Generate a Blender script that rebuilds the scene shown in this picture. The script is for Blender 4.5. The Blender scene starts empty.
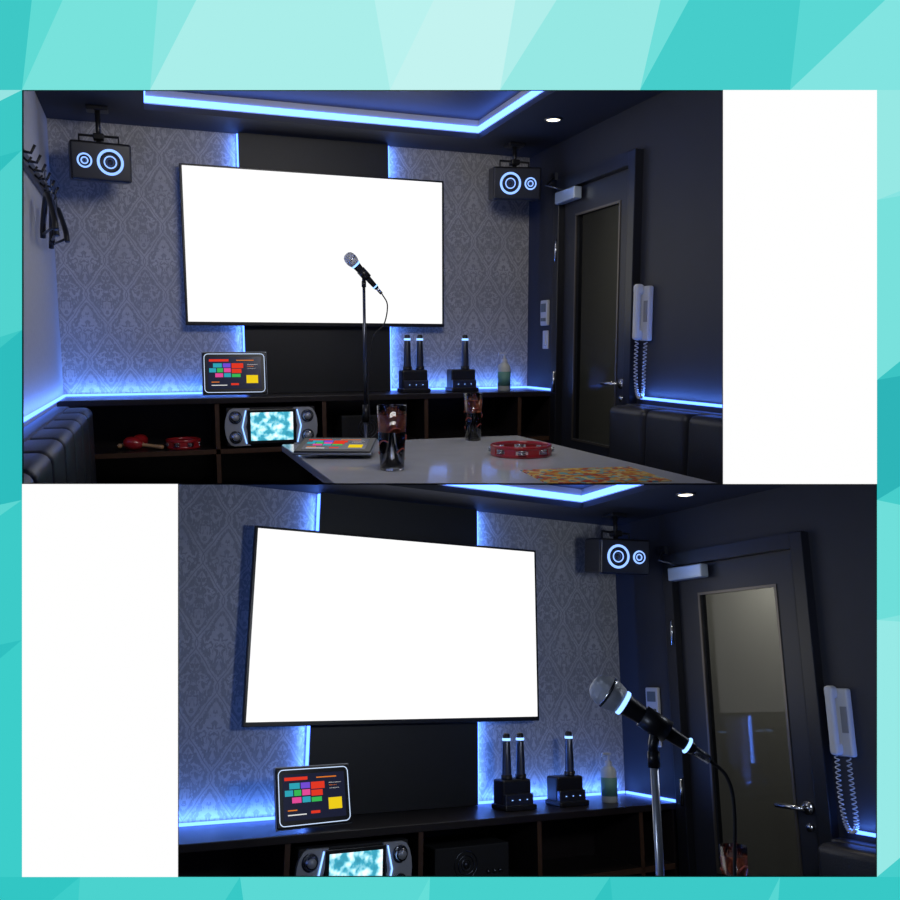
import bpy, bmesh, math, random
import numpy as np
from mathutils import Matrix, Vector
random.seed(3)
sc=bpy.context.scene
try:
    sc.view_settings.view_transform='Standard'
    sc.view_settings.look='None'
except Exception as e: print(e)

def lin(c):
    return tuple(((x/255)/12.92 if x/255<=0.04045 else ((x/255+0.055)/1.055)**2.4) for x in c)

# ---------------------------------------------------------------- materials
MATS={}
def mat(name,col=(.5,.5,.5),rough=.5,metal=0,emit=None,es=0,noise=0,nscale=30,bump=0,trans=0,spec=None,coat=0):
    if name in MATS: return MATS[name]
    m=bpy.data.materials.new(name); m.use_nodes=True
    nt=m.node_tree; p=nt.nodes['Principled BSDF']
    p.inputs['Base Color'].default_value=(*col,1)
    p.inputs['Roughness'].default_value=rough
    p.inputs['Metallic'].default_value=metal
    if spec is not None: p.inputs['Specular IOR Level'].default_value=spec
    if coat: p.inputs['Coat Weight'].default_value=coat
    if trans: p.inputs['Transmission Weight'].default_value=trans
    if emit:
        p.inputs['Emission Color'].default_value=(*emit,1)
        p.inputs['Emission Strength'].default_value=es
    if noise or bump:
        tc=nt.nodes.new('ShaderNodeTexCoord'); n=nt.nodes.new('ShaderNodeTexNoise')
        n.inputs['Scale'].default_value=nscale; n.inputs['Detail'].default_value=6
        nt.links.new(tc.outputs['Object'],n.inputs['Vector'])
        if noise:
            mx=nt.nodes.new('ShaderNodeMix'); mx.data_type='RGBA'
            mx.inputs['A'].default_value=(*[c*(1-noise) for c in col],1)
            mx.inputs['B'].default_value=(*[min(1,c*(1+noise)) for c in col],1)
            nt.links.new(n.outputs['Fac'],mx.inputs['Factor'])
            nt.links.new(mx.outputs['Result'],p.inputs['Base Color'])
        if bump:
            b=nt.nodes.new('ShaderNodeBump'); b.inputs['Strength'].default_value=bump; b.inputs['Distance'].default_value=.01
            nt.links.new(n.outputs['Fac'],b.inputs['Height']); nt.links.new(b.outputs['Normal'],p.inputs['Normal'])
    MATS[name]=m; return m

def emis(name,col,s):
    if name in MATS: return MATS[name]
    m=bpy.data.materials.new(name); m.use_nodes=True; nt=m.node_tree; nt.nodes.clear()
    o=nt.nodes.new('ShaderNodeOutputMaterial'); e=nt.nodes.new('ShaderNodeEmission')
    e.inputs['Color'].default_value=(*col,1); e.inputs['Strength'].default_value=s
    nt.links.new(e.outputs[0],o.inputs['Surface']); MATS[name]=m; return m

def wallpaper():
    m=bpy.data.materials.new('damask_wallpaper'); m.use_nodes=True; nt=m.node_tree
    p=nt.nodes['Principled BSDF']; p.inputs['Roughness'].default_value=.55
    tc=nt.nodes.new('ShaderNodeTexCoord'); sp=nt.nodes.new('ShaderNodeSeparateXYZ')
    nt.links.new(tc.outputs['Object'],sp.inputs[0])
    def M(op,*a):
        n=nt.nodes.new('ShaderNodeMath'); n.operation=op
        for i,x in enumerate(a):
            if isinstance(x,(int,float)): n.inputs[i].default_value=x
            else: nt.links.new(x,n.inputs[i])
        return n.outputs[0]
    W,H=.20,.36
    x=M('DIVIDE',sp.outputs[0],W); z=M('DIVIDE',sp.outputs[2],H)
    c=M('MULTIPLY',M('COSINE',M('MULTIPLY',z,2*math.pi)),.25)
    c3=M('MULTIPLY',M('COSINE',M('MULTIPLY',z,6*math.pi)),.03); c=M('ADD',c,c3)
    def di(v): return M('PINGPONG',v,.5)
    d1=di(M('SUBTRACT',x,c)); d2=di(M('ADD',M('SUBTRACT',x,.5),c))
    d=M('MINIMUM',d1,d2)
    fn=nt.nodes.new('ShaderNodeTexNoise'); fn.inputs['Scale'].default_value=26; fn.inputs['Detail'].default_value=2; fn.inputs['Distortion'].default_value=.8
    cx=nt.nodes.new('ShaderNodeCombineXYZ')
    mx=M('PINGPONG',M('SUBTRACT',x,.25),.5)
    nt.links.new(mx,cx.inputs[0]); nt.links.new(M('FRACT',z),cx.inputs[2])
    nt.links.new(cx.outputs[0],fn.inputs['Vector'])
    band=M('LESS_THAN',M('ADD',d,M('MULTIPLY',M('SUBTRACT',fn.outputs['Fac'],.5),.16)),.065)
    line=M('MULTIPLY',band,M('GREATER_THAN',d,.012))
    no=nt.nodes.new('ShaderNodeTexNoise'); no.inputs['Scale'].default_value=11; no.inputs['Detail'].default_value=1.5
    no.inputs['Distortion'].default_value=1.6
    nt.links.new(cx.outputs[0],no.inputs['Vector'])
    fl=M('GREATER_THAN',no.outputs['Fac'],.50)
    inn=M('GREATER_THAN',d,.13)
    mot=M('MAXIMUM',line,M('MULTIPLY',fl,inn))
    g=nt.nodes.new('ShaderNodeTexNoise'); g.inputs['Scale'].default_value=60
    nt.links.new(tc.outputs['Object'],g.inputs['Vector'])
    g2=nt.nodes.new('ShaderNodeTexNoise'); g2.inputs['Scale'].default_value=9
    nt.links.new(tc.outputs['Object'],g2.inputs['Vector'])
    fac=M('ADD',M('MULTIPLY',M('MULTIPLY',mot,.85),M('ADD',g2.outputs['Fac'],.25)),M('MULTIPLY',M('SUBTRACT',g.outputs['Fac'],.4),.6))
    r=nt.nodes.new('ShaderNodeMix'); r.data_type='RGBA'
    r.inputs['A'].default_value=(.335,.33,.325,1); r.inputs['B'].default_value=(.60,.59,.575,1)
    nt.links.new(fac,r.inputs['Factor']); nt.links.new(r.outputs['Result'],p.inputs['Base Color'])
    return m

def patt(name,cols,scale,emit=False,es=1,kind='v'):
    m=bpy.data.materials.new(name); m.use_nodes=True; nt=m.node_tree; p=nt.nodes['Principled BSDF']
    tc=nt.nodes.new('ShaderNodeTexCoord')
    t=nt.nodes.new('ShaderNodeTexVoronoi' if kind=='v' else 'ShaderNodeTexNoise'); t.inputs['Scale'].default_value=scale
    nt.links.new(tc.outputs['Object'],t.inputs['Vector'])
    r=nt.nodes.new('ShaderNodeValToRGB')
    if kind=='v': r.color_ramp.interpolation='CONSTANT'
    els=r.color_ramp.elements
    n=len(cols)
    els[0].color=(*cols[0],1); els[0].position=0
    els[1].color=(*cols[-1],1); els[1].position=(n-1)/n if kind=='v' else .66
    for i in range(1,n-1):
        e=els.new(i/n if kind=='v' else .35+.31*i/(n-1)); e.color=(*cols[i],1)
    if kind=='v':
        s=nt.nodes.new('ShaderNodeSeparateColor'); nt.links.new(t.outputs['Color'],s.inputs[0]); nt.links.new(s.outputs[0],r.inputs[0])
    else: nt.links.new(t.outputs['Fac'],r.inputs[0])
    nt.links.new(r.outputs[0],p.inputs['Base Color'])
    if emit:
        nt.links.new(r.outputs[0],p.inputs['Emission Color']); p.inputs['Emission Strength'].default_value=es
    p.inputs['Roughness'].default_value=.4
    return m

BLK=mat('black_plastic',(.012,.012,.014),.35)
MBLK=mat('matte_black',(.01,.01,.012),.7)
SIL=mat('silver_metal',(.6,.62,.66),.25,1)
DMET=mat('dark_steel',(.12,.13,.16),.3,.9)
POLE=mat('pole_chrome',(.55,.58,.62),.3,.6)
WHT=mat('white_plastic',(.55,.57,.6),.4)
NAVY=mat('charcoal_wall_paint',(.024,.026,.035),.55,noise=.12,nscale=8)
LWALL=mat('grey_wall_paint',(.55,.55,.56),.7,noise=.12,nscale=60)
CEIL=mat('charcoal_ceiling',(.022,.024,.032),.6)
TRAY=mat('tray_white',(.5,.5,.5),.6)
TRAYC=mat('tray_ceiling_grey',(.04,.045,.06),.5)
PANEL=mat('dark_column_panel',(.010,.011,.013),.5,noise=.2,nscale=40)
CARP=mat('carpet',(.03,.03,.035),.95,noise=.3,nscale=90)
WP=wallpaper()
WOOD=mat('dark_wood',(.016,.012,.012),.35,noise=.4,nscale=14)
EDGE=mat('wood_edge',(.07,.035,.02),.4,noise=.4,nscale=25)
LEATH=mat('navy_leather',(.018,.020,.028),.4,bump=.15,nscale=160)
STONE=mat('table_marble',(.66,.67,.69),.09,noise=.12,nscale=6)
DFRM=mat('door_frame_paint',(.010,.011,.015),.35)
DLEAF=mat('door_leaf_paint',(.018,.020,.028),.4)
BRASS=mat('bronze_trim',(.16,.145,.125),.35,.7)
CORR=mat('corridor_taupe',(.32,.31,.275),.7)
RED=mat('red_lacquer',(.42,.015,.02),.3,coat=.5)
TAN=mat('maple_handle',(.5,.3,.15),.45)
GRILL=mat('mic_grille',(.62,.64,.68),.4,.35,bump=.5,nscale=450)
LEDB=emis('blue_led',(.08,.20,1),5)
LEDC=emis('cove_blue_led',(.085,.21,1),5.5)
RING=emis('ring_light',(.24,.46,1),2.2)
RINGS=emis('speaker_ring_light',(.24,.42,1),1.7)
TVW=emis('tv_screen_white',(1,1,1),1.05)
DOWN=emis('downlight_lens',(1,.9,.7),4)
SCRB=mat('screen_black',(.01,.012,.02),.2,emit=(.01,.012,.03),es=1)
CY=patt('machine_screen',[(.01,.10,.2),(.05,.38,.5),(.4,.85,.95),(.95,1,1)],24,True,1.0,'n')
MENU=patt('menu_print',[lin((235,180,60)),lin((200,70,40)),lin((245,225,150)),lin((120,190,190)),lin((230,120,40)),lin((250,200,90))],50)
def tile(n,c): return emis('tile_'+n,lin(c),.9)
COLA=mat('cola_drink',(.20,.05,.022),.1,coat=.6,noise=.7,nscale=40)
GLASSM=mat('tumbler_glass',(.9,.92,.95),.03,trans=1)
REDL=mat('tumbler_red_print',(.35,.05,.03),.4)
CHEEK=mat('machine_cheek',(.55,.58,.63),.3,.45)
TABF=mat('tablet_frame',(.28,.31,.36),.3,.6)

def pane():
    m=bpy.data.materials.new('door_glass'); m.use_nodes=True; nt=m.node_tree; nt.nodes.clear()
    o=nt.nodes.new('ShaderNodeOutputMaterial'); t=nt.nodes.new('ShaderNodeBsdfTransparent'); g=nt.nodes.new('ShaderNodeBsdfGlossy')
    t.inputs[0].default_value=(.72,.73,.72,1); g.inputs['Roughness'].default_value=.03
    mx=nt.nodes.new('ShaderNodeMixShader'); mx.inputs[0].default_value=.02
    nt.links.new(t.outputs[0],mx.inputs[1]); nt.links.new(g.outputs[0],mx.inputs[2]); nt.links.new(mx.outputs[0],o.inputs[0]); return m
PANE=pane()

# ---------------------------------------------------------------- mesh builder
def zto(d):
    return Vector(d).normalized().to_track_quat('Z','Y').to_matrix().to_4x4()
class B:
    def __init__(s): s.bm=bmesh.new(); s.mats=[]; s.T=Matrix.Identity(4)
    def add(s,b,m,smooth):
        if m not in s.mats: s.mats.append(m)
        i=s.mats.index(m)
        bmesh.ops.recalc_face_normals(b,faces=b.faces[:])
        for f in b.faces: f.material_index=i; f.smooth=smooth
        b.transform(s.T)
        me=bpy.data.meshes.new('t'); b.to_mesh(me); b.free(); s.bm.from_mesh(me); bpy.data.meshes.remove(me)
    def box(s,c,sz,m,R=None,bev=0,seg=2,smooth=False):
        b=bmesh.new(); bmesh.ops.create_cube(b,size=1)
        b.transform(Matrix.Diagonal((*sz,1)))
        if bev: bmesh.ops.bevel(b,geom=b.edges[:],offset=bev,segments=seg,profile=.5,affect='EDGES')
        b.transform(Matrix.Translation(c)@(R if R is not None else Matrix.Identity(4)))
        s.add(b,m,smooth)
    def bx(s,x0,x1,y0,y1,z0,z1,m,bev=0,smooth=False,seg=2):
        s.box(((x0+x1)/2,(y0+y1)/2,(z0+z1)/2),(x1-x0,y1-y0,z1-z0),m,None,bev,seg,smooth)
    def cyl(s,p0,p1,r0,m,r1=None,seg=24):
        p0=Vector(p0);p1=Vector(p1); d=p1-p0
        b=bmesh.new(); bmesh.ops.create_cone(b,cap_ends=True,segments=seg,radius1=r0,radius2=r0 if r1 is None else r1,depth=d.length)
        b.transform(Matrix.Translation((p0+p1)/2)@zto(d)); 
        s.add(b,m,True)
    def lathe(s,prof,m,T=None,seg=32):
        b=bmesh.new(); rings=[]
        for r,z in prof:
            rings.append([b.verts.new((max(r,1e-5)*math.cos(2*math.pi*k/seg),max(r,1e-5)*math.sin(2*math.pi*k/seg),z)) for k in range(seg)])
        for a,c in zip(rings,rings[1:]):
            for k in range(seg): b.faces.new((a[k],a[(k+1)%seg],c[(k+1)%seg],c[k]))
        if T is not None: b.transform(T)
        s.add(b,m,True)
    def tube(s,pts,r,m,seg=8):
        b=bmesh.new(); pts=[Vector(p) for p in pts]; rings=[]
        n=None
        for i,p in enumerate(pts):
            t=(pts[min(i+1,len(pts)-1)]-pts[max(i-1,0)]).normalized()
            if n is None:
                n=t.orthogonal().normalized()
            n=(n-t*n.dot(t)).normalized(); bn=t.cross(n)
            rings.append([b.verts.new(p+r*(n*math.cos(2*math.pi*k/seg)+bn*math.sin(2*math.pi*k/seg))) for k in range(seg)])
        for a,c in zip(rings,rings[1:]):
            for k in range(seg): b.faces.new((a[k],a[(k+1)%seg],c[(k+1)%seg],c[k]))
        b.faces.new(rings[0][::-1]); b.faces.new(rings[-1])
        s.add(b,m,True)
    def torus(s,c,n,R,r,m,seg=40,sr=10,T=None):
        prof=[(R+r*math.cos(2*math.pi*k/sr),r*math.sin(2*math.pi*k/sr)) for k in range(sr+1)]
        s.lathe(prof,m,Matrix.Translation(c)@zto(n),seg)
    def prism(s,pts,ext,m):
        b=bmesh.new(); ext=Vector(ext); a=[b.verts.new(p) for p in pts]; c=[b.verts.new(Vector(p)+ext) for p in pts]
        b.faces.new(a); b.faces.new(c[::-1]); n=len(a)
        for k in range(n): b.faces.new((a[k],a[(k+1)%n],c[(k+1)%n],c[k]))
        s.add(b,m,False)
    def done(s,name,Mx,coll=None):
        me=bpy.data.meshes.new(name); s.bm.to_mesh(me); s.bm.free()
        for m in s.mats: me.materials.append(m)
        o=bpy.data.objects.new(name,me); sc.collection.objects.link(o); o.matrix_world=Mx
        if coll is not None: coll.append(o)
        return o

def bez(p,n=24):
    out=[]; p=[Vector(q) for q in p]
    q=[p[0]*2-p[1]]+p+[p[-1]*2-p[-2]]
    for i in range(1,len(q)-2):
        a,b,c,d=q[i-1],q[i],q[i+1],q[i+2]
        for k in range(n):
            t=k/n
            out.append(.5*(2*b+(c-a)*t+(2*a-5*b+4*c-d)*t*t+(3*b-a-3*c+d)*t**3))
    out.append(q[-2]); return out

# ---------------------------------------------------------------- camera solve
F=780.0; CX,CY_=450.0,490.0
def axes(y,p,r):
    f=np.array([math.sin(y)*math.cos(p),math.cos(y)*math.cos(p),math.sin(p)])
    ri=np.array([math.cos(y),-math.sin(y),0]); up=np.cross(ri,f)
    r2=ri*math.cos(r)+up*math.sin(r); u2=np.cross(r2,f); return r2,u2,f
def proj(P,X):
    r,u,f=axes(*P[3:]); v=X-P[:3]; d=v@f
    return np.stack([CX+F*(v@r)/d, CY_-F*(v@u)/d],1)
def fit(corr,P,it=100):
    X=np.array([c[0] for c in corr],float); U=np.array([c[1] for c in corr],float); w=np.array([c[2] for c in corr])[:,None]
    P=np.array(P,float); lam=1e-2
    res=lambda P:((proj(P,X)-U)*w).ravel()
    e=res(P)
    for _ in range(it):
        J=np.zeros((len(e),6))
        for k in range(6):
            Q=P.copy(); Q[k]+=1e-5; J[:,k]=(res(Q)-e)/1e-5
        A=J.T@J; st=np.linalg.solve(A+lam*np.diag(np.diag(A)),-J.T@e); Q=P+st; e2=res(Q)
        if e2@e2<e@e: P,e,lam=Q,e2,lam*.5
        else: lam*=3
    return P,float(e@e)
def cmat(P):
    r,u,f=axes(*P[3:]); M=Matrix.Identity(4)
    for i in range(3): M[i][0]=r[i];M[i][1]=u[i];M[i][2]=-f[i];M[i][3]=P[i]
    return M
TVZ0,TVZ1=.02,.868
cu=[((.045,4.33,.868),(185,167),3),((.045,4.33,.02),(184,325),3),((1.527,4.33,.868),(441,180),3),((1.527,4.33,.02),(441,325),3),
((-.588,4.42,-.36),(64,388),1.5),((2.12,4.42,-.36),(527,386),1),((2.12,4.42,1.06),(527,150),1),((2.12,3.13,.84),(650,150),1),((2.12,3.996,.84),(560,177),1),
((2.12,2.64,-.34),(723,408),1),((-.588,3.29,-.36),(23,415),1),((-.12,3.95,1.06),(152,108),1),((1.65,3.98,1.06),(478,135),1),
((.5,3.63,-.55),(285,441),1),((1.72,3.63,-.55),(525,433),1)]
cl=[((.045,4.33,.868),(247,521),3),((.045,4.33,.02),(246,730),3),((1.527,4.33,.868),(541,555),3),((1.527,4.33,.02),(541,720),3),
((2.12,4.42,-.36),(614,783),1),((2.12,4.42,1.06),(614,536),1),((2.12,3.13,.84),(808,540),1),((2.12,3.996,.84),(672,562),1),
((1.206,4.42,-.36),(480,790),.7),((1.856,3.57,1.06),(693,494),1),((.28,4.15,-.25),(318,790),1),((2.12,3.08,.07),(820,708),1)]
best=None
p1,p2=[0,0,0,.35,-.2,0],[-.787,1.11,.2,.5,.24,0]
for F in range(720,1181,40):
    for CY_ in (460,475,490,505,520):
        a,ea=fit(cu,p1,30); b_,eb=fit(cl,p2,30)
        if best is None or ea+eb<best[0]: best=(ea+eb,F,CY_)
F,CY_=float(best[1]),float(best[2])
PU,_=fit(cu,p1); PL,_=fit(cl,p2)
UP=Matrix.Translation((0,0,1.25))
CAM=UP@cmat(PU); LOW=CAM@cmat(PL).inverted()
cam=bpy.data.cameras.new('camera'); co=bpy.data.objects.new('camera',cam); sc.collection.objects.link(co)
co.matrix_world=CAM; cam.sensor_width=36; cam.lens=F/900*36; cam.shift_y=(CY_-450)/900; cam.clip_start=.02
sc.camera=co
C=CAM.translation; Rv=CAM.col[0].to_3d(); Uv=CAM.col[1].to_3d(); Fv=-CAM.col[2].to_3d()
DF=1.1
SD=(Fv+Uv*((CY_-484)/F)); SN=Rv.cross(SD).normalized()

# ---------------------------------------------------------------- sub assemblies
def mic(b,tail,d,L=.2):
    s=L/.2; T=Matrix.Translation(tail)@zto(d)@Matrix.Diagonal((s,s,s,1))
    b.lathe([(0,0),(.009,0),(.0105,.004),(.0115,.03)],BLK,T)
    b.torus(T@Vector((0,0,.012)),d,.0115*s,.003*s,RING)
    b.lathe([(.0115,.03),(.0145,.09),(.018,.128),(.0195,.134)],BLK,T)
    b.lathe([(.0195,.134),(.0215,.1350),(.022,.1400),(.0205,.142)],RING,T)
    b.lathe([(.0205,.142),(.023,.146),(.0265,.158),(.0272,.166)],GRILL,T)
    b.lathe([(.0272,.166),(.0282,.167),(.0282,.1705),(.0272,.1715)],SIL,T)
    b.lathe([(.0272,.1715),(.0262,.18),(.022,.191),(.014,.198),(.006,.2),(0,.2005)],GRILL,T)

def micstand(x,y,ztop,h,t,cable,name,Mx,coll,L=.2,pole=None):
    b=B(); h=Vector(h); t=Vector(t); d=h-t
    b.lathe([(0,-1.25),(.14,-1.25),(.14,-1.238),(.12,-1.228),(.02,-1.215),(.016,-1.19),(0,-1.19)],MBLK,Matrix.Translation((x,y,0)))
    b.cyl((x,y,-1.2),(x,y,-.45),.012,DMET)
    b.cyl((x,y,-.49),(x,y,-.40),.018,BLK); b.cyl((x,y,-.47),(x+.03,y,-.47),.007,BLK)
    b.cyl((x,y,-.42),(x,y,ztop),.008,pole or POLE)
    b.cyl((x,y,ztop-.03),(x,y,ztop),.012,BLK)
    cp=t+d*.42
    b.tube([(x,y,ztop-.002),(x,y,ztop+.012),cp-Vector((0,0,.012))],.010,BLK)
    b.cyl(cp-d.normalized()*.028,cp+d.normalized()*.028,.0195*L/.2,BLK)
    mic(b,t,d,L)
    b.tube([t-d.normalized()*.035,t+d.normalized()*.005],.0075*L/.2,SIL)
    b.tube(bez(cable),.003*L/.2,MBLK)
    b.done(name,Mx,coll)

def tablet(T,Mx,coll,glow=True,stand=False):
    b=B(); b.T=T
    b.box((0,0,0),(.33,.225,.018),BLK,None,.007,3)
    b.box((0,0,-.003),(.337,.232,.010),TABF,None,.004,3)
    if glow:
        w,h=.155,.103; r=.02; pts=[]
        for cx,cy,a0 in ((w-r,h-r,0),(-w+r,h-r,90),(-w+r,-h+r,180),(w-r,-h+r,270)):
            for k in range(6):
                a=math.radians(a0+18*k); pts.append((cx+r*math.cos(a),cy+r*math.sin(a),.0095))
        pts.append(pts[0]); b.tube(pts,.0016,emis('tablet_rim_light',(.6,.75,1),1.2))
    b.box((0,0,.0095),(.275,.17,.001),SCRB)
    def q(x0,y0,x1,y1,m): b.box(((x0+x1)/2,(y0+y1)/2,.0105),(abs(x1-x0),abs(y1-y0),.001),m)
    R_=tile('red',(235,60,40)); O=tile('orange',(240,130,40)); G=tile('green',(60,190,90)); TL=tile('teal',(50,170,190))
    P=tile('pink',(235,80,160)); Y=tile('yellow',(250,215,30)); W=tile('white',(235,235,235)); V=tile('violet',(120,80,220))
    q(-.13,.062,-.03,.074,R_); q(.01,.066,.10,.070,O)
    q(-.11,.03,-.065,.052,TL); q(-.06,.03,-.02,.052,V); q(-.015,.026,.045,.052,R_)
    q(-.13,.004,-.095,.026,TL); q(-.09,.004,-.06,.026,G); q(-.055,.004,-.02,.026,P); q(-.015,.0,.035,.022,R_)
    q(-.10,-.022,-.06,-.001,P); q(-.055,-.022,-.02,-.001,TL); q(-.015,-.022,.03,-.005,G)
    q(.055,.02,.125,.05,SCRB); q(.065,.022,.11,.025,W); q(.065,.034,.10,.037,O); q(.065,.044,.12,.046,W)
    q(.06,-.055,.12,-.012,Y); q(-.12,-.067,-.04,-.063,W); q(-.12,-.05,-.08,-.046,O); q(-.02,-.065,.02,-.055,R_)
    if stand:
        b.box((0,-.03,-.035),(.12,.15,.01),BLK,Matrix.Rotation(math.radians(-28),4,'X'))
    else:
        b.box((0,.07,-.024),(.30,.06,.03),BLK,None,.008)
    b.done('tablet_computer',Mx,coll)

def speaker(x,y,z,yaw,flip,Mx,coll):
    b=B(); ypr=Matrix.Translation((x,y,z))@Matrix.Rotation(yaw,4,'Z')@Matrix.Rotation(math.radians(8),4,'X')
    b.T=ypr
    b.box((0,0,0),(.275,.2,.18),BLK,None,.012,3)
    b.box((0,-.101,0),(.258,.006,.162),mat('speaker_baffle',(.03,.033,.045),.3),None,.002)
    f=-1 if flip else 1
    n=(0,-1,0)
    def drv(cx,R):
        b.torus((cx,-.106,0),n,R,.0065 if R>.04 else .005,RINGS)
        b.torus((cx,-.105,0),n,R*.80,.006,BLK)
        b.torus((cx,-.105,0),n,R*.50,.003,RINGS)
        T=Matrix.Translation((cx,-.106,0))@zto(n)
        b.lathe([(R*.8,.002),(R*.4,-.018),(R*.38,-.015),(R*.3,0),(0,.004)],DMET,T)
    drv(-f*-.04,.054); drv(-f*.075,.029)
    b.T=Matrix.Identity(4)
    b.cyl((x,y,z+.08),(x,y,1.06),.012,BLK)
    b.box((x,y,1.05),(.1,.08,.02),BLK,None,.004)
    b.box((x,y,z+.12),(.05,.05,.03),BLK,None,.005)
    b.tube([(x-.09,y,z+.02),(x-.09,y,z+.125),(x+.09,y,z+.125),(x+.09,y,z+.02)],.007,BLK)
    b.done('ceiling_mounted_speaker',Mx,coll)

def tamb(x,y,z,R,Mx,coll):
    b=B(); T=Matrix.Translation((x,y,z))
    seg=84
    for zz in (.008,.042):
        b.lathe([(R,zz-.008),(R+.004,zz-.006),(R+.004,zz+.006),(R,zz+.008),(R-.008,zz+.008),(R-.008,zz-.008),(R,zz-.008)],RED,T,seg)
    for k in range(8):
        a=2*math.pi*k/8
        c=T@Vector((R*math.cos(a),R*math.sin(a),.025))
        b.box(c,(.006,.05,.022),RED,Matrix.Rotation(a,4,'Z'))
        a2=a+math.pi/8; c2=T@Vector((R*.985*math.cos(a2),R*.985*math.sin(a2),.025))
        for o in (-.007,.0,.007):
            b.cyl(c2+Vector((0,0,o)),c2+Vector((0,0,o+.003)),.019,SIL,.016,16)
    b.done('tambourine',Mx,coll)

def tumbler(x,y,z,Mx,coll,h=.225,s=1.0):
    b=B(); T=Matrix.Translation((x,y,z))@Matrix.Diagonal((s,s,1,1))
    b.lathe([(0,0.0),(.036,0),(.039,.004),(.048,h),(.0455,h),(.037,.012),(0,.012)],GLASSM,T)
    b.lathe([(0,.0125),(.0365,.0125),(.0445,h*.86),(0,h*.86)],COLA,T)
    for k in range(9):
        a=k*2.4; zz=.04+.016*k; r=.0375+.0095*zz/h+.0035
        b.T=T@Matrix.Rotation(a,4,'Z'); b.tube([(r*math.cos(q),r*math.sin(q),zz+.015*math.sin(3*q)) for q in [i*.12 for i in range(8)]],.0022,REDL,6)
    b.T=T
    for i in range(3): b.box((.012*math.cos(i*2.1),.012*math.sin(i*2.1),h*.86+.004),(.024,.024,.02),GLASSM,Matrix.Rotation(i,4,'Z'),.003)
    b.done('drinking_glass',Mx,coll)

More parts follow.
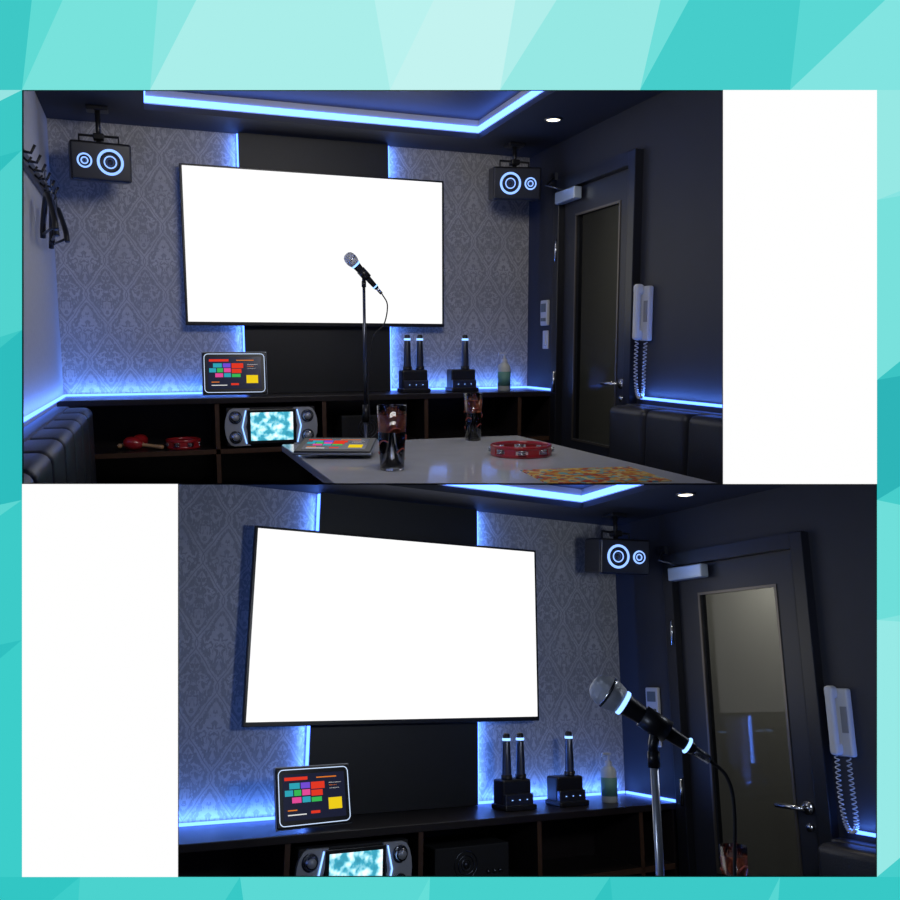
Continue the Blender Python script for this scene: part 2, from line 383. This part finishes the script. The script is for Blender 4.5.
def room(tag,Mx,low):
    co=[]
    ZC,ZF=1.06,-1.25; XL,XR,YB=(-.588 if not low else -1.0),2.12,4.42
    b=B(); b.bx(XL-.1,XR+.1,YB,YB+.1,ZF,ZC+.25,WP)
    b.done('wall_back',Mx,co)
    b=B(); b.bx(.36,1.206,YB-.033,YB,-.358,ZC,PANEL); b.done('trim_1' if not low else 'trim_2',Mx,co)
    b=B(); b.bx(XL-.1,XL,0,YB,ZF,ZC+.25,LWALL); b.done('wall_left',Mx,co)
    b=B(); b.bx(XR,XR+.08,0,3.14,ZF,ZC+.25,NAVY); b.bx(XR,XR+.08,3.985,YB,ZF,ZC+.25,NAVY); b.bx(XR,XR+.08,3.14,3.985,.83,ZC+.25,NAVY)
    b.done('wall_right',Mx,co)
    b=B(); tx0,tx1,ty=-.12,1.65,4.09
    b.bx(XL,tx0,0,YB,ZC,ZC+.03,CEIL); b.bx(tx1,XR,0,YB,ZC,ZC+.03,CEIL); b.bx(tx0,tx1,ty,YB,ZC,ZC+.03,CEIL)
    b.bx(tx0-.03,tx0,0,ty,ZC+.03,ZC+.10,TRAY); b.bx(tx1,tx1+.03,0,ty,ZC+.03,ZC+.10,TRAY); b.bx(tx0-.03,tx1+.03,ty,ty+.03,ZC+.03,ZC+.10,TRAY)
    b.bx(XL,XR,0,YB,ZC+.10,ZC+.14,TRAYC)
    b.done('ceiling',Mx,co)
    if low:
        b=B(); b.bx(XL,XR,0,YB,ZF-.05,ZF,CARP); b.done('floor',Mx,co)
    b=B()
    b.bx(tx0,tx0+.008,1.0,ty,ZC+.035,ZC+.065,LEDC); b.bx(tx1-.008,tx1,1.0,ty,ZC+.035,ZC+.065,LEDC); b.bx(tx0,tx1,ty-.008,ty,ZC+.035,ZC+.065,LEDC)
    b.done('cove_led_strip',Mx,co)
    b=B()
    for xx in (.36-.008,1.206): b.bx(xx,xx+.008,YB-.028,YB-.008,-.35,ZC-.005,LEDB)
    b.done('column_led_strip',Mx,co)
    b=B()
    b.bx(XL+.01,.352,YB-.014,YB-.004,-.358,-.346,LEDB); b.bx(1.215,XR-.01,YB-.014,YB-.004,-.358,-.346,LEDB)
    b.bx(XL+.002,XL+.012,1.2,YB-.02,-.358,-.346,LEDB)
    b.bx(XR-.012,XR-.002,4.0,YB-.02,-.358,-.346,LEDB)
    b.bx(XR-.012,XR-.002,1.2,3.08,-.352,-.340,LEDB)
    b.done('shelf_led_strip',Mx,co)
    b=B(); b.bx(.045,1.527,4.331,4.355,TVZ0,TVZ1,BLK,.003)
    b.bx(.058,1.514,4.3285,4.3315,TVZ0+.020,TVZ1-.011,TVW)
    b.bx(.5,1.07,4.354,4.386,.25,.65,MBLK)
    b.done('television',Mx,co)
    b=B(); y0,y1=4.05,YB-.002
    b.bx(XL,XR,y0-.01,y1,-.39,-.36,WOOD,.002)
    b.bx(XL,XR,y0-.012,y0-.009,-.388,-.362,WOOD)
    b.bx(XL,XR,y1-.02,y1-.002,-1.2,-.39,WOOD)
    b.bx(XL,XR,y0,y1-.02,-.655,-.63,WOOD); b.bx(XL,XR,y0-.004,y0,-.655,-.63,EDGE)
    b.bx(XL,XR,y0+.02,y1-.02,-.96,-.94,WOOD); b.bx(XL,XR,y0+.014,y0+.02,-.96,-.94,EDGE)
    for xx in (XL+.013,.17,.735,1.32,1.9,XR-.013):
        b.bx(xx-.011,xx+.011,y0,y1-.02,-1.2,-.39,WOOD); b.bx(xx-.011,xx+.011,y0-.004,y0,-1.2,-.39,EDGE if XL+.1<xx<XR-.1 else WOOD)
    b.bx(XL,XR,y0+.04,y1-.02,-1.25,-1.2,MBLK)
    b.done('media_cabinet',Mx,co)
    b=B(); mx,my,mz=.452,4.06,-.63
    b.bx(mx-.235,mx+.235,my,my+.3,mz+.01,mz+.215,MBLK,.008)
    for sx in (-1,1):
        b.cyl((mx+sx*.19,my+.05,mz),(mx+sx*.19,my+.05,mz+.012),.015,BLK); b.cyl((mx+sx*.19,my+.25,mz),(mx+sx*.19,my+.25,mz+.012),.015,BLK)
    for s_ in (-1,1):
        pts=[]
        for k in range(9):
            a=-math.pi/2+math.pi*k/8
            pts.append((mx+s_*(.2+.045*math.cos(a)),my-.012,mz+.112+.1*math.sin(a)))
        pts+= [(mx+s_*.115,my-.012,mz+.212),(mx+s_*(.135),my-.012,mz+.112),(mx+s_*.115,my-.012,mz+.012)]
        b.prism(pts,(0,.02,0),CHEEK)
        for zz in (.06,.165):
            b.cyl((mx+s_*.19,my-.012,mz+zz),(mx+s_*.19,my-.034,mz+zz),.027,SIL,.023)
            b.torus((mx+s_*.19,my-.014,mz+zz),(0,-1,0),.031,.003,DMET)
            b.cyl((mx+s_*.19,my-.034,mz+zz),(mx+s_*.19,my-.036,mz+zz),.018,mat('knob_face',(.5,.53,.58),.3,.3))
    b.tube([(mx-.135,my-.014,mz+.2),(mx-.155,my-.016,mz+.112),(mx-.135,my-.014,mz+.024)],.003,RING)
    b.tube([(mx+.135,my-.014,mz+.2),(mx+.155,my-.016,mz+.112),(mx+.135,my-.014,mz+.024)],.003,RING)
    b.bx(mx-.13,mx+.13,my-.014,my+.01,mz+.02,mz+.205,BLK,.004)
    b.bx(mx-.112,mx+.112,my-.0165,my-.013,mz+.038,mz+.188,CY)
    b.done('karaoke_machine',Mx,co)
    b=B(); b.bx(.85,1.22,4.14,4.38,-.63,-.48,MBLK,.006)
    for r in (.055,.038,.022): b.torus((1.0,4.137,-.555),(0,-1,0),r,.0022,DMET)
    b.cyl((1.0,4.14,-.555),(1.0,4.132,-.555),.012,DMET)
    for k in range(3): b.cyl((1.11+.03*k,4.14,-.59),(1.11+.03*k,4.13,-.59),.007,DMET)
    b.done('power_amplifier',Mx,co)
    T=Matrix.Translation((.275 if not low else .295,4.13,-.236))@Matrix.Rotation(math.radians(-6 if not low else 8),4,'Z')@Matrix.Rotation(math.radians(78),4,'X')
    tablet(T,Mx,co,True,True)
    for x,slots in ((1.30,(-.038,.038)),(1.60,(.02,))):
        b=B(); y=4.22; z=-.36
        b.box((x,y,z+.012),(.17,.13,.024),BLK,None,.006)
        b.box((x,y+.015,z+.07),(.155,.09,.12),BLK,None,.01,3)
        b.box((x,y-.035,z+.045),(.15,.03,.05),DMET,None,.004)
        for k in range(3): b.box((x-.04+.04*k,y-.051,z+.045),(.005,.003,.003),RING)
        for s_ in slots:
            b.cyl((x+s_,y,z+.12),(x+s_,y,z+.15),.026,BLK)
            b.lathe([(.022,.14),(.021,.2),(.0175,.295),(.0165,.30)],DMET,Matrix.Translation((x+s_,y,z)))
            b.lathe([(.0185,.300),(.0195,.302),(.0195,.310),(.0185,.312)],RING,Matrix.Translation((x+s_,y,z)))
            b.lathe([(.017,.30),(.016,.327),(.012,.333),(0,.334)],BLK,Matrix.Translation((x+s_,y,z)))
        b.done('wireless_microphone_charger',Mx,co)
    b=B(); T=Matrix.Translation((1.865 if not low else 1.84,4.2,-.36))
    b.lathe([(0,0),(.036,0),(.039,.004),(.039,.135),(.034,.155),(.016,.168),(.015,.175),(0,.175)],mat('bottle_white',(.55,.58,.55),.35),T)
    b.lathe([(.0395,.03),(.0396,.03),(.0396,.115),(.0395,.115)],mat('bottle_label',(.12,.3,.26),.5),T)
    b.lathe([(.018,.168),(.018,.188),(.006,.19),(.006,.215),(0,.216)],WHT,T)
    b.T=T; b.box((-.012,0,.222),(.05,.018,.012),WHT,None,.004); b.cyl((-.03,0,.22),(-.038,0,.21),.004,WHT)
    b.done('pump_bottle',Mx,co)
    if not low: speaker(-.335,4.12,.80,math.radians(6),False,Mx,co)
    speaker(1.885,4.12,.835,math.radians(-14),True,Mx,co)
    if not low:
        b=B(); b.bx(XL,XL+.02,3.05,4.12,.60,.66,mat('rack_rail',(.04,.04,.045),.4),.003)
        for k in range(6):
            y=3.15+.18*k
            b.tube([(XL+.02,y,.635),(XL+.05,y,.63),(XL+.065,y,.66)],.006,BLK); b.tube([(XL+.02,y,.615),(XL+.04,y,.595),(XL+.05,y,.615)],.005,BLK)
        b.done('coat_rack',Mx,co)
        for k,(y,tw) in enumerate(((3.45,.25),(3.66,.15),(3.87,.3))):
            b=B(); b.T=Matrix.Translation((XL+.068,y,.56))@Matrix.Rotation(tw,4,'Z')
            b.tube([(0,0,-.03),(0,0,.02)]+[(0,.02*math.sin(a),.045-.02*math.cos(a)) for a in [i*.4 for i in range(11)]],.003,DMET)
            b.tube(bez([(0,-.16,-.19),(0,-.14,-.14),(0,-.05,-.055),(0,0,-.03),(0,.05,-.055),(0,.14,-.14),(0,.16,-.19)],8),.012,BLK)
            b.tube([(0,-.155,-.175),(0,.155,-.175)],.006,BLK)
            b.done('clothes_hanger',Mx,co)
    b=B(); X=XR
    b.bx(X-.045,X+.08,3.13,3.195,ZF,.84,DFRM,.004); b.bx(X-.045,X+.08,3.93,3.996,ZF,.84,DFRM,.004); b.bx(X-.044,X+.079,3.19,3.935,.775,.8395,DFRM)
    g0,g1,gz0,gz1=3.325,3.785,-.62,.625
    b.bx(X-.005,X+.035,3.197,g0,ZF+.01,.773,DLEAF); b.bx(X-.005,X+.035,g1,3.928,ZF+.01,.773,DLEAF)
    b.bx(X-.005,X+.035,g0,g1,gz1,.773,DLEAF); b.bx(X-.005,X+.035,g0,g1,ZF+.01,gz0,DLEAF)
    for (a,c,d,e) in ((g0-.008,g0+.004,gz0,gz1),(g1-.004,g1+.008,gz0,gz1),(g0-.008,g1+.008,gz1-.004,gz1+.008),(g0-.008,g1+.008,gz0-.008,gz0+.004)):
        b.bx(X-.010,X-.003,a,c,d,e,BRASS)
    b.bx(X+.012,X+.018,g0,g1,gz0,gz1,PANE)
    for zz in (.45,-.3,-1.0): b.cyl((X-.05,3.945,zz-.06),(X-.05,3.945,zz+.06),.007,SIL)
    b.cyl((X-.003,3.255,-.285),(X-.02,3.255,-.285),.026,SIL); b.cyl((X-.02,3.255,-.285),(X-.06,3.255,-.285),.010,SIL)
    b.tube([(X-.058,3.25,-.285),(X-.062,3.30,-.285),(X-.058,3.38,-.285)],.010,SIL); b.cyl((X-.003,3.255,-.36),(X-.018,3.255,-.36),.016,SIL)
    CL=mat('closer_silver',(.55,.66,.8),.3,.5)
    b.bx(X-.07,X-.02,3.70,3.93,.70,.765,CL,.006)
    b.tube([(X-.05,3.86,.77),(X-.13,3.92,.80),(X-.05,3.975,.86)],.006,DMET); b.bx(X-.06,X-.04,3.95,4.0,.84,.88,DMET)
    b.done('door_1' if not low else 'door_2',Mx,co)
    b=B(); b.bx(2.95,3.0,2.4,6,ZF,ZC+.3,CORR); b.bx(2.25,2.95,5.9,6,ZF,ZC+.3,CORR)
    b.bx(2.25,3.0,2.4,6,ZC+.3,ZC+.34,CEIL)
    b.done('wall_corridor',Mx,co)
    b=B(); y=3.05
    b.bx(X-.03,X,y-.045,y+.03,-.07,.19,WHT,.008)
    b.box((X-.055,y+.014,.07),(.03,.036,.24),WHT,None,.012,3)
    b.box((X-.048,y+.014,.175),(.045,.040,.05),WHT,None,.014,3); b.box((X-.048,y+.014,-.04),(.045,.040,.05),WHT,None,.014,3)
    b.bx(X-.034,X-.028,y-.038,y-.01,.02,.12,mat('keypad_grey',(.25,.26,.28),.5))
    path=bez([(X-.05,y+.014,-.066),(X-.05,y+.018,-.2),(X-.045,y+.01,-.31),(X-.04,y-.012,-.345),(X-.035,y-.03,-.31),(X-.03,y-.025,-.2),(X-.02,y-.015,-.075)],60)
    hp=[]
    for i,p in enumerate(path):
        a=i*.75; hp.append(p+Vector((.008*math.cos(a),.009*math.sin(a),0)))
    b.tube(hp,.0024,WHT,5)
    b.done('wall_telephone',Mx,co)
    b=B(); b.bx(X-.02,X,4.11,4.20,.03,.18,WHT,.005); b.bx(X-.023,X-.018,4.125,4.185,.11,.16,mat('lcd_grey',(.12,.15,.16),.3))
    for k in range(3): b.bx(X-.023,X-.018,4.125+.023*k,4.14+.023*k,.055,.075,mat('lcd_grey'))
    b.done('air_conditioner_controller',Mx,co)
    b=B(); b.bx(X-.01,X,4.115,4.185,-.11,0.0,WHT,.004); b.bx(X-.015,X-.008,4.135,4.165,-.09,-.02,WHT,.003)
    b.done('light_switch',Mx,co)
    for (dx,dy) in ((1.856,3.57),):
        b=B(); b.torus((dx,dy,ZC-.003),(0,0,1),.042,.006,DMET); b.cyl((dx,dy,ZC-.004),(dx,dy,ZC+.002),.034,DOWN)
        b.done('recessed_downlight',Mx,co)
    def sofa(xb,dirn,ya,yb,name):
        b=B()
        n=int((yb-ya)/.32); st=(yb-ya)/n
        for k in range(n):
            c0=ya+st*k
            b.box((xb+dirn*.085,c0+st/2,-.62),(.17,st-.004,.48),LEATH,None,.035,4,True)
            b.box((xb+dirn*.36,c0+st/2,-.88),(.44,st-.004,.16),LEATH,None,.035,4,True)
        b.bx(min(xb,xb+dirn*.55),max(xb,xb+dirn*.55),ya,yb,-1.25,-.95,MBLK)
        b.bx(min(xb,xb+dirn*.07),max(xb,xb+dirn*.07),ya,yb,-1.2,-.375,LEATH,.01)
        b.done(name,Mx,co)
    sofa(XL+.002,1,1.3,3.86,'bench_sofa'); sofa(XR-.002,-1,1.2,3.12,'bench_sofa')
    ty=3.63 if not low else 3.22
    tz=-.57
    b=B(); b.bx(.44 if not low else .5,1.70,ty-1.9,ty,tz-.035,tz,STONE,.004); b.bx(.52,1.68,ty-1.88,ty-.02,tz-.05,tz-.035,MBLK)
    for yy in (ty-.45,ty-1.45):
        b.bx(1.03,1.19,yy-.05,yy+.05,-1.23,tz-.05,DMET,.01); b.bx(.75,1.47,yy-.2,yy+.2,-1.25,-1.23,DMET,.005)
    b.done('low_table',Mx,co)
    if not low:
        tumbler(.715,2.62,tz,Mx,co,.25,1.2); tumbler(1.385,3.48,tz,Mx,co,.24)
        T=Matrix.Translation((.60,3.11,tz+.043))@Matrix.Rotation(math.radians(-22),4,'Z')@Matrix.Rotation(math.radians(9),4,'X')
        tablet(T,Mx,co,False)
        tamb(1.37,2.86,tz,.13,Mx,co)
        b=B(); b.box((1.37,2.22,tz+.002),(.45,.36,.003),MENU,Matrix.Rotation(math.radians(-8),4,'Z')); b.done('menu_card',Mx,co)
    else:
        tumbler(1.47,3.06,tz,Mx,co)
    tamb(.0,4.18,-.63,.085,Mx,co)
    for k,(x0,y0_,x1,y1_) in enumerate(((-.25,4.16,-.11,4.12),(-.22,4.28,-.38,4.10))):
        b=B(); p0=Vector((x0,y0_,-.595)); p1=Vector((x1,y1_,-.615)); d=(p1-p0)
        T=Matrix.Translation(p0)@zto(d)
        b.lathe([(0,-.05),(.015,-.047),(.029,-.034),(.035,-.012),(.034,.012),(.024,.036),(.012,.05)],RED,T)
        b.lathe([(.012,.05),(.009,.06),(.009,.13),(.013,.145),(.010,.155),(0,.158)],TAN,T)
        b.done('maraca',Mx,co)
    if not low:
        x,y=.915,3.84; zc=.28
        micstand(x,y,zc-.04,(x-.095,y-.01,zc+.095),(x+.07,y,zc-.075),[(x+.095,y,zc-.10),(x+.125,y,.12),(x+.105,y,.02),(x+.04,y-.01,-.06),(x+.012,y-.012,-.3),(x+.02,y-.012,-.5),(x+.015,y-.012,-1.0)],'microphone_stand',Mx,co,.235,DMET)
        mc=None
    else:
        r=Vector((.84,-.54,0)); x,y=.165+.84*.096,2.11-.54*.096
        mc=Vector((x,y,.147))
        h=mc-r*.094+Vector((0,0,.055)); t=mc+r*.078-Vector((0,0,.058))
        tl=t-(h-t).normalized()*.035
        micstand(x,y,.085,h,t,[tl,tl+r*.03+Vector((0,0,-.03)),tl+r*.04+Vector((0,0,-.09)),tl+r*.03+Vector((0,0,-.25)),tl+r*.02+Vector((0,0,-.6)),tl+r*.02+Vector((0,0,-1.0))],'microphone_stand',Mx,co,.23)
    for o in co:
        me=o.data; inv=o.matrix_world.inverted()
        bm=bmesh.new(); bm.from_mesh(me); ch=False
        for pt,keep in ((C+Fv*(DF+.006),Fv),(C+SN*(.0015 if not low else -.0015), SN if not low else -SN)):
            lp=inv@pt; ln=(inv.to_3x3()@keep).normalized()
            if any((v.co-lp).dot(ln)<0 for v in bm.verts):
                bmesh.ops.bisect_plane(bm,geom=bm.verts[:]+bm.edges[:]+bm.faces[:],dist=1e-6,plane_co=lp,plane_no=-ln,clear_outer=True); ch=True
        if ch: bm.to_mesh(me)
        n=len(bm.verts); bm.free()
        if n==0: print('EMPTY',o.name); bpy.data.objects.remove(o)
    def light(kind,name,p,tgt,e,col,size=.3,sy=None,up=None):
        l=bpy.data.lights.new(name,kind); l.energy=e; l.color=col
        if kind=='AREA':
            l.size=size
            if sy: l.shape='RECTANGLE'; l.size_y=sy
        elif kind=='SPOT': l.spot_size=math.radians(90); l.spot_blend=.8; l.shadow_soft_size=.04
        else: l.shadow_soft_size=size
        o=bpy.data.objects.new(name,l); sc.collection.objects.link(o)
        z=-(Vector(tgt)-Vector(p)).normalized()
        if up is None: R=z.to_track_quat('Z','Y').to_matrix().to_4x4()
        else:
            x=Vector(up).normalized(); y=z.cross(x).normalized(); R=Matrix((x,y,z)).transposed().to_4x4()
        o.matrix_world=Mx@(Matrix.Translation(p)@R)
    LB=(.09,.25,1)
    k=.42 if not low else .5
    x0=max(XL,-.9)
    for xa,xb in ((x0+.03,.33),(1.25,XR-.04)):
        xm=(xa+xb)/2
        light('AREA','shelf_led_lamp',(xm,YB-.03,-.345),(xm,YB-.005,.2),5.5*k*(xb-xa),LB,xb-xa,.012,(1,0,0))
    light('AREA','side_led_lamp',(XL+.03,3.4,-.345),(XL+.005,3.4,.2),2.6,LB,1.9,.012,(0,1,0))
    light('AREA','side_led_lamp',(XR-.03,2.4,-.335),(XR-.005,2.4,.2),3.0,LB,1.3,.012,(0,1,0))
    for s_,xx in ((-1,.348),(1,1.218)):
        light('AREA','column_led_lamp',(xx,YB-.022,.36),(xx+s_*.5,YB+.03,.36),4.2*k,LB,1.36,.01,(0,0,1))
    light('SPOT','downlight_lamp',(1.856,3.57,1.04),(1.8,3.6,-1),9,(1,.88,.7))
    light('AREA','corridor_lamp',(2.6,3.9,1.1),(2.75,4.0,-1),9,(1,.98,.93),.4)
    if not low:
        light('AREA','room_fill_lamp',(.7,2.0,1.0),(.8,4.4,.2),14,(1,.97,.95),.9,.4)  # added off-view fill light for the upper room, not a fixture
    else:
        light('AREA','room_fill_lamp',(.9,2.0,.50),(.9,4.4,.3),8,(.80,.87,1),.25,.25)  # added fill hanging out of view beside the opening, not on the ceiling
        wp=C+Fv*1.25+Rv*((110-CX)/F*1.25)+Uv*((CY_-560)/F*1.25)
        lp=LOW.inverted()@wp
        light('AREA','mic_fill_lamp',lp,mc+Vector((-.05,0,.03)),2.2,(.62,.74,1),.12,.12)  # added key light hidden behind the left border panel, aimed at the microphone
    return co

room('u',UP,False)
room('l',LOW,True)

# ---------------------------------------------------------------- added glowing border with two openings + dividing slab
def fp(u,v,d=DF): return C+Fv*d+Rv*((u-CX)/F*d)+Uv*((CY_-v)/F*d)
white=emis('white_border_glow',(1,1,1),1.0)  # border panels glow by themselves, added instead of lamps on the front
def tealm(i,c): return emis('teal_border_glow_%d'%i,lin(c),1.0)  # teal facets given emission too, so no lamp has to light them
back=mat('panel_back_black',(.01,.01,.01),.9)
me=bpy.data.meshes.new('front_border_panel'); bm=bmesh.new(); mats=[back]
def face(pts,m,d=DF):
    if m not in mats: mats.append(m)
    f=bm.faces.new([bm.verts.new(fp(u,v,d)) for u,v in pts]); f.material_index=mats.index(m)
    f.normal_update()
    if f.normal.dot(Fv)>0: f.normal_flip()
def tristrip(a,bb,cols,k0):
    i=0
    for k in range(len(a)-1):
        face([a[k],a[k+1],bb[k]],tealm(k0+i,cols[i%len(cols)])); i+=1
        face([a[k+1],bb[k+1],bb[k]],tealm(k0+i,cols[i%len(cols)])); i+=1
O=-260; E=1160
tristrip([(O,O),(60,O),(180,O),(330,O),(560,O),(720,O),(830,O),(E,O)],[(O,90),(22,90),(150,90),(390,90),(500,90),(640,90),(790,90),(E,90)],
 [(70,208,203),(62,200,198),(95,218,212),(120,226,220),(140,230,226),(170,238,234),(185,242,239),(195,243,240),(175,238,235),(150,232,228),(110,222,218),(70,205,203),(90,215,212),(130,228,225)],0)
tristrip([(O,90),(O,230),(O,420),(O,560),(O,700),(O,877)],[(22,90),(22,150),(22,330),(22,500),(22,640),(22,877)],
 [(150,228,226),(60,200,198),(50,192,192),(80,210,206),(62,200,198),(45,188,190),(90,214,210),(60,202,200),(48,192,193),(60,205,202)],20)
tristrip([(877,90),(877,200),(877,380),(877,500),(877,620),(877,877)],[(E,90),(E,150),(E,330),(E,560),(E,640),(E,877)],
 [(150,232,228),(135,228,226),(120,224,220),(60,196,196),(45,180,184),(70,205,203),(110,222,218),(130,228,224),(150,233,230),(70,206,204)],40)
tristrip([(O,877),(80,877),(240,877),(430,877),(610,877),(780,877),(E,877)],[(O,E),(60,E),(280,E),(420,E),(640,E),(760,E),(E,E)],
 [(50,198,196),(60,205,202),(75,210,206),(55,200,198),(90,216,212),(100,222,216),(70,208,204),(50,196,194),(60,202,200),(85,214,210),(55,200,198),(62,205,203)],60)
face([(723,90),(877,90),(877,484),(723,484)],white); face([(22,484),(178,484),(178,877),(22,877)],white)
for r in (((O,O),(E,90)),((O,90),(22.5,877)),((877,90),(E,877)),((O,877),(E,E)),((723,90),(877,484)),((22,484),(178,877))):
    (a,b_),(c,d_)=r
    f=bm.faces.new([bm.verts.new(fp(u,v)+Fv*.003) for u,v in ((a,b_),(c,b_),(c,d_),(a,d_))]); f.material_index=0
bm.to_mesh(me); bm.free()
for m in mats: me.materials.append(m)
o=bpy.data.objects.new('front_border_panel',me); sc.collection.objects.link(o)  # made-up border around the two openings, no wall of the building
b=B(); 
pts=[C+SD*(DF+.004)-Rv*1.2,C+SD*(DF+.004)+Rv*1.2,C+SD*6.5+Rv*4.5,C+SD*6.5-Rv*4.5]
b.prism([p-SN*.001 for p in pts],SN*.002,MBLK); b.done('floor',Matrix.Identity(4))  # sloped slab added to part the two rooms and block light between them

w=bpy.data.worlds.new('world'); sc.world=w; w.use_nodes=True
w.node_tree.nodes['Background'].inputs[0].default_value=(.01,.012,.02,1)
